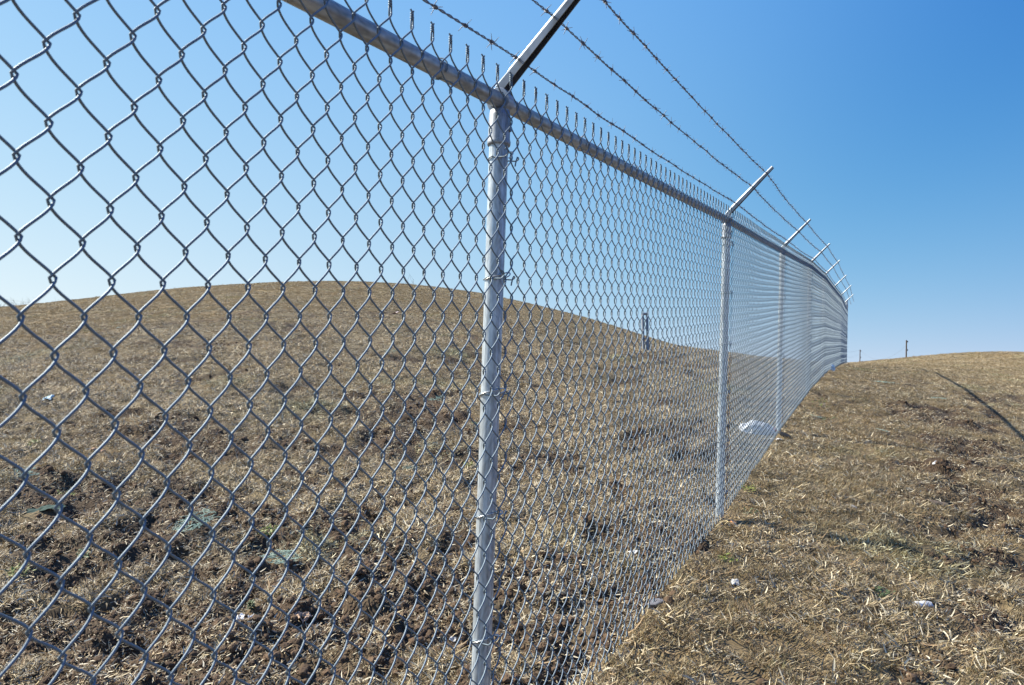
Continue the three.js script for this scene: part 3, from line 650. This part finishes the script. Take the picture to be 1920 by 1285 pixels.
// pale green erosion netting, torn into wads
const netMat = mat(0.30, 0.43, 0.36, 0.6);
for (const [u, v, px, dens, label] of [
  [820, 748, 34, 70, 'wad of mint green netting on the slope left of the middle post'],
  [365, 1002, 76, 90, 'sheet of pale green netting flattened on torn soil beside moss'],
  [525, 1048, 80, 80, 'thin pale netting stretched over straw below the moss clump'],
  [52, 888, 60, 80, 'pale green netting heap above the green ribbon'],
  [152, 602, 16, 40, 'pale netting wad near the hill crest on the left slope'],
  [228, 615, 20, 40, 'netting wisp beside the wad on the left slope'],
  [733, 660, 24, 50, 'pale netting scrap in the straw midway up the hill'],
  [1008, 634, 14, 40, 'mint netting wad just behind the second bay on the hillside'],
  [770, 880, 28, 50, 'faint netting wisp on straw left of the post'],
  [1662, 718, 40, 70, 'mint green netting spread over the bank outside the fence uphill'],
  [1760, 748, 26, 60, 'pale netting scrap in the clods near the rail shadow'],
  [1652, 808, 24, 50, 'netting wad in the dry grass midway along the bank'],
  [1735, 864, 26, 60, 'teal netting wad beside the light grey stone'],
  [1530, 782, 22, 50, 'pale netting scrap in the grass close to the third post'],
]) {
  const w = pxSize(u, v, px) / 2, r = rng(u * 3 + v), gs = [];
  for (let k = 0; k < dens; k++) {
    const c = around(r, w), a = r() * 6.283, L = w * (0.25 + r() * 0.6), pts = [];
    for (let i = 0; i <= 5; i++) { const q = i / 5 - 0.5; pts.push(V(c.x + Math.cos(a + q * 1.2 * (r() - 0.5)) * q * L, w * 0.02 + w * 0.16 * Math.abs(noise(c.x * 30 + q * 2, c.z * 30, k * 0.3)) + 0.004, c.z + Math.sin(a) * q * L)); }
    gs.push(tube(pts, Math.max(0.0009, w * 0.012), 3, false));
  }
  onGround(solo('netting_scrap', mergeGeometries(gs), netMat, label, 'netting', 'torn netting scraps on the bank'), u, v, 0);
}

// ------------------------------------------------------------------ far things
{ // pipe frame on the slope beyond the mesh
  const u = 1209, v = 656, p = hit(u, v), k = -p.z / F, h = 67 * k;
  const pipe = new THREE.MeshStandardMaterial({ color: lin(0.22, 0.235, 0.26), metalness: 0.4, roughness: 0.6 });
  const fr = thing('pipe_frame', 'narrow grey pipe frame standing on the slope behind the mesh', 'frame');
  fr.position.copy(p);
  const leg = (x0, z0, x1, z1, top, rad) => part('leg', tube([V(x0, -0.15, z0), V(x1, top, z1)], rad, 8), pipe, fr);
  leg(-5.0 * k, 0.2, -6.2 * k, 0, h, 0.026); leg(-1.0 * k, -0.4, -4.6 * k, 0, h * 0.98, 0.014); leg(3.6 * k, 0.2, 2.4 * k, 0, h, 0.026); leg(8.6 * k, -0.3, 3.4 * k, 0, h * 0.97, 0.016);
  part('top_bar', tube([V(-6.6 * k, h, 0), V(3.0 * k, h, 0)], 0.026, 8), pipe, fr);
  part('cross_bar', tube([V(-3.0 * k, h * 0.3, 0.1), V(5.0 * k, h * 0.28, 0.1)], 0.014, 8), pipe, fr);
}
const poleMat = mat(0.10, 0.08, 0.065, 0.95), cableMat = mat(0.10, 0.10, 0.11, 0.6);
function pole(u, v, dist, label, rad) { // top of the pole at a pixel
  const d = ray(u, v), k = dist / -d.z, top = V(d.x * k, EYE + d.y * k, d.z * k), gy = ground(top.x, dist), o = thing('utility_pole', label, 'pole', 'utility poles beyond the bank');
  o.position.set(top.x, gy, top.z);
  part('shaft', tube([V(0, -1, 0), V(0, top.y - gy, 0)], q => rad * (1.2 - 0.35 * q), 10), poleMat, o);
  for (const y of [0.25, 1.6]) { const c = part('insulator', new THREE.CylinderGeometry(0.07, 0.09, 0.22, 8), cableMat, o); c.position.set(rad + 0.08, top.y - gy - y, 0); }
  return top;
}
const pA = pole(1700, 638, 130, 'dark wooden utility pole rising behind the right hand mound', 0.12);
const pB = pole(1613, 656, 170, 'thin utility pole standing beyond the end of the fence', 0.10);
const pC = pole(1548, 645, 120, 'utility pole seen faintly through the far mesh of the fence', 0.08);
{
  const d = pole(-260, 522, 150, 'utility pole beyond the left shoulder of the hill', 0.16);
  const span = (a, b, sag, label) => { const pts = []; for (let i = 0; i <= 24; i++) { const q = i / 24, p = a.clone().lerp(b, q); p.y -= sag * 4 * q * (1 - q); pts.push(p); } const o = solo('power_line', tube(pts, 0.010, 4), cableMat, label, 'cable', 'power lines between the poles'); return o; };
  const down = (p, y) => p.clone().add(V(0, -y, 0));
  span(pB, pC, 0.8, 'upper power line running from the thin pole to the pole behind the mesh'); span(down(pB, 0.9), down(pC, 1.3), 0.8, 'lower power line running from the thin pole to the pole behind the mesh');
  span(down(pA, 0.8), pB, 2.2, 'sagging power line between the dark wooden pole and the thin pole');
  span(pC, d, 3.5, 'long power line crossing behind the hill crest'); span(down(pC, 1.2), down(d, 1.4), 3.6, 'second long power line crossing behind the hill crest');
}
{ // bare winter trees whose tips show above the crest
  const bark = mat(0.13, 0.11, 0.10, 0.95);
  const tree = (u, v, dist, label, seed) => {
    const d = ray(u, v), k = dist / -d.z, x = d.x * k, top = EYE + d.y * k, gy = ground(x, dist), Ht = top - gy, r = rng(seed);
    const o = thing('bare_tree', label, 'tree', 'bare trees beyond the hill'); o.position.set(x, gy, -dist);
    const trunk = [], twigs = [];
    const grow = (p, dir, len, rad, depth) => {
      const pts = [p]; let q = p, dd = dir.clone();
      for (let i = 0; i < 4; i++) { dd = dd.clone().add(V((r() - 0.5) * 0.35, 0.08, (r() - 0.5) * 0.35)).normalize(); q = q.clone().addScaledVector(dd, len / 4); pts.push(q); }
      (depth < 2 ? trunk : twigs).push(tube(pts, t => rad * (1 - 0.45 * t), depth < 2 ? 6 : 3, false));
      if (depth >= 5) return;
      const n = depth === 0 ? 6 : 3;
      for (let i = 0; i < n; i++) { const at = pts[Math.min(4, depth === 0 ? 2 + (i % 3) : 2 + i)], a = r() * 6.283, sp = 0.45 + r() * 0.5; grow(at, dd.clone().add(V(Math.cos(a) * sp, 0.1, Math.sin(a) * sp)).normalize(), len * (0.58 + r() * 0.2), rad * 0.55, depth + 1); }
    };
    grow(V(0, -0.3, 0), V(0, 1, 0), Ht * 0.42, Ht * 0.016, 0);
    const all = mergeGeometries([...trunk, ...twigs]); all.computeBoundingBox(); const sc = Ht / all.boundingBox.max.y;
    part('trunk', mergeGeometries(trunk).scale(sc, sc, sc), bark, o); part('crown', mergeGeometries(twigs).scale(sc, sc, sc), bark, o);
  };
  tree(8, 552, 150, 'bare tree at the far left shoulder of the hill', 1); tree(28, 559, 165, 'shorter bare tree beside the leftmost bare tree', 2); tree(52, 550, 150, 'bare tree top peeping over the left hill crest', 3);
  tree(795, 514, 110, 'bare twigs showing over the middle of the hill crest', 4); tree(760, 519, 120, 'faint bare twigs left of the others on the crest', 5); tree(1070, 572, 130, 'bare tree tip over the falling hill crest', 6);
}

// ------------------------------------------------------------------ planting: grass and straw, kept off the litter
{
  const lists = { gold: [[], [], [], []], straw: [[], [], [], []], crumb: [[], []] }, r = rng(2024);
  const q = new THREE.Quaternion(), spin = new THREE.Quaternion(), UP = V(0, 1, 0);
  for (let r0 = 1.5; r0 < 58; r0 *= 1.05) {
    const r1 = r0 * 1.05, half = r0 < 5 ? 0.86 : 0.72, area = half * (r1 * r1 - r0 * r0);
    const dens = 1150 * Math.min(1, Math.pow(4.2 / r0, 1.25));
    const n = Math.floor(area * dens);
    for (let k = 0; k < n; k++) {
      const rr = Math.sqrt(lerp(r0 * r0, r1 * r1, r())), a = (r() * 2 - 1) * half, x = rr * Math.sin(a), f = rr * Math.cos(a);
      if (clear.some(([cx, cf, cr]) => Math.hypot(x - cx, f - cf) < cr + 0.015 && r() < 0.93)) continue;
      const so = soilMask(x, f), go = goldMask(x, f), kind = so > 0.3 + 0.5 * r() ? 'crumb' : r() < go * 0.85 + 0.06 ? 'gold' : 'straw';
      const clump = noise(x * 6.3, f * 6.3, 15.1) + 0.5 * noise(x * 14, f * 14, 17.3);   // tufts with bare gaps between them
      if (r() < so * (kind === 'gold' ? 0.96 : kind === 'crumb' ? 0.45 : 0.6)) continue;
      if (rr < 20 && r() > sstep(-0.42, 0.12, clump) + (kind === 'gold' ? 0.12 : 0.05) + 0.45 * sstep(8, 20, rr)) continue;
      const sc = (0.7 + r() * 0.55) * (1 + 0.5 * sstep(6, 45, rr));
      q.setFromUnitVectors(UP, groundNormal(x, f, 0.06)); spin.setFromAxisAngle(UP, r() * 6.283); q.multiply(spin);
      const m = new THREE.Matrix4().compose(V(x, ground(x, f) - 0.004, -f), q, V(sc, sc * (0.8 + r() * 0.5), sc));
      const tone = 0.82 + 0.26 * noise(x * 1.1, f * 1.1, 41) + (r() - 0.5) * 0.3, green = clamp(noise(x * 0.8, f * 0.8, 51) * 2.2 - 0.55) * 0.6;
      lists[kind][Math.floor(r() * lists[kind].length)].push([m, lin(tone * (1 - 0.22 * green), tone * (1 + 0.02 * green), tone * (1 - 0.22 * green))]);
    }
  }
  for (const kind of ['gold', 'straw', 'crumb']) lists[kind].forEach((list, v) => {
    const im = new THREE.InstancedMesh(({ gold: tuftShapes, straw: strawShapes, crumb: crumbShapes })[kind][v], kind === 'gold' ? bladeMat : strawMat, list.length);
    list.forEach(([m, c], k) => { im.setMatrixAt(k, m); im.setColorAt(k, c); });
    shade(im); im.name = numbered(kind === 'gold' ? 'dry_grass' : 'straw_litter');
    im.userData = { kind: 'stuff', label: kind === 'gold' ? 'short dry golden brown grass covering the bank' : 'grey brown dead straw lying over the soil', category: kind === 'gold' ? 'grass' : 'straw' };
    scene.add(im);
  });
  console.log('tufts', lists.gold.map(l => l.length), 'straw', lists.straw.map(l => l.length));
}

renderer.render(scene, camera);
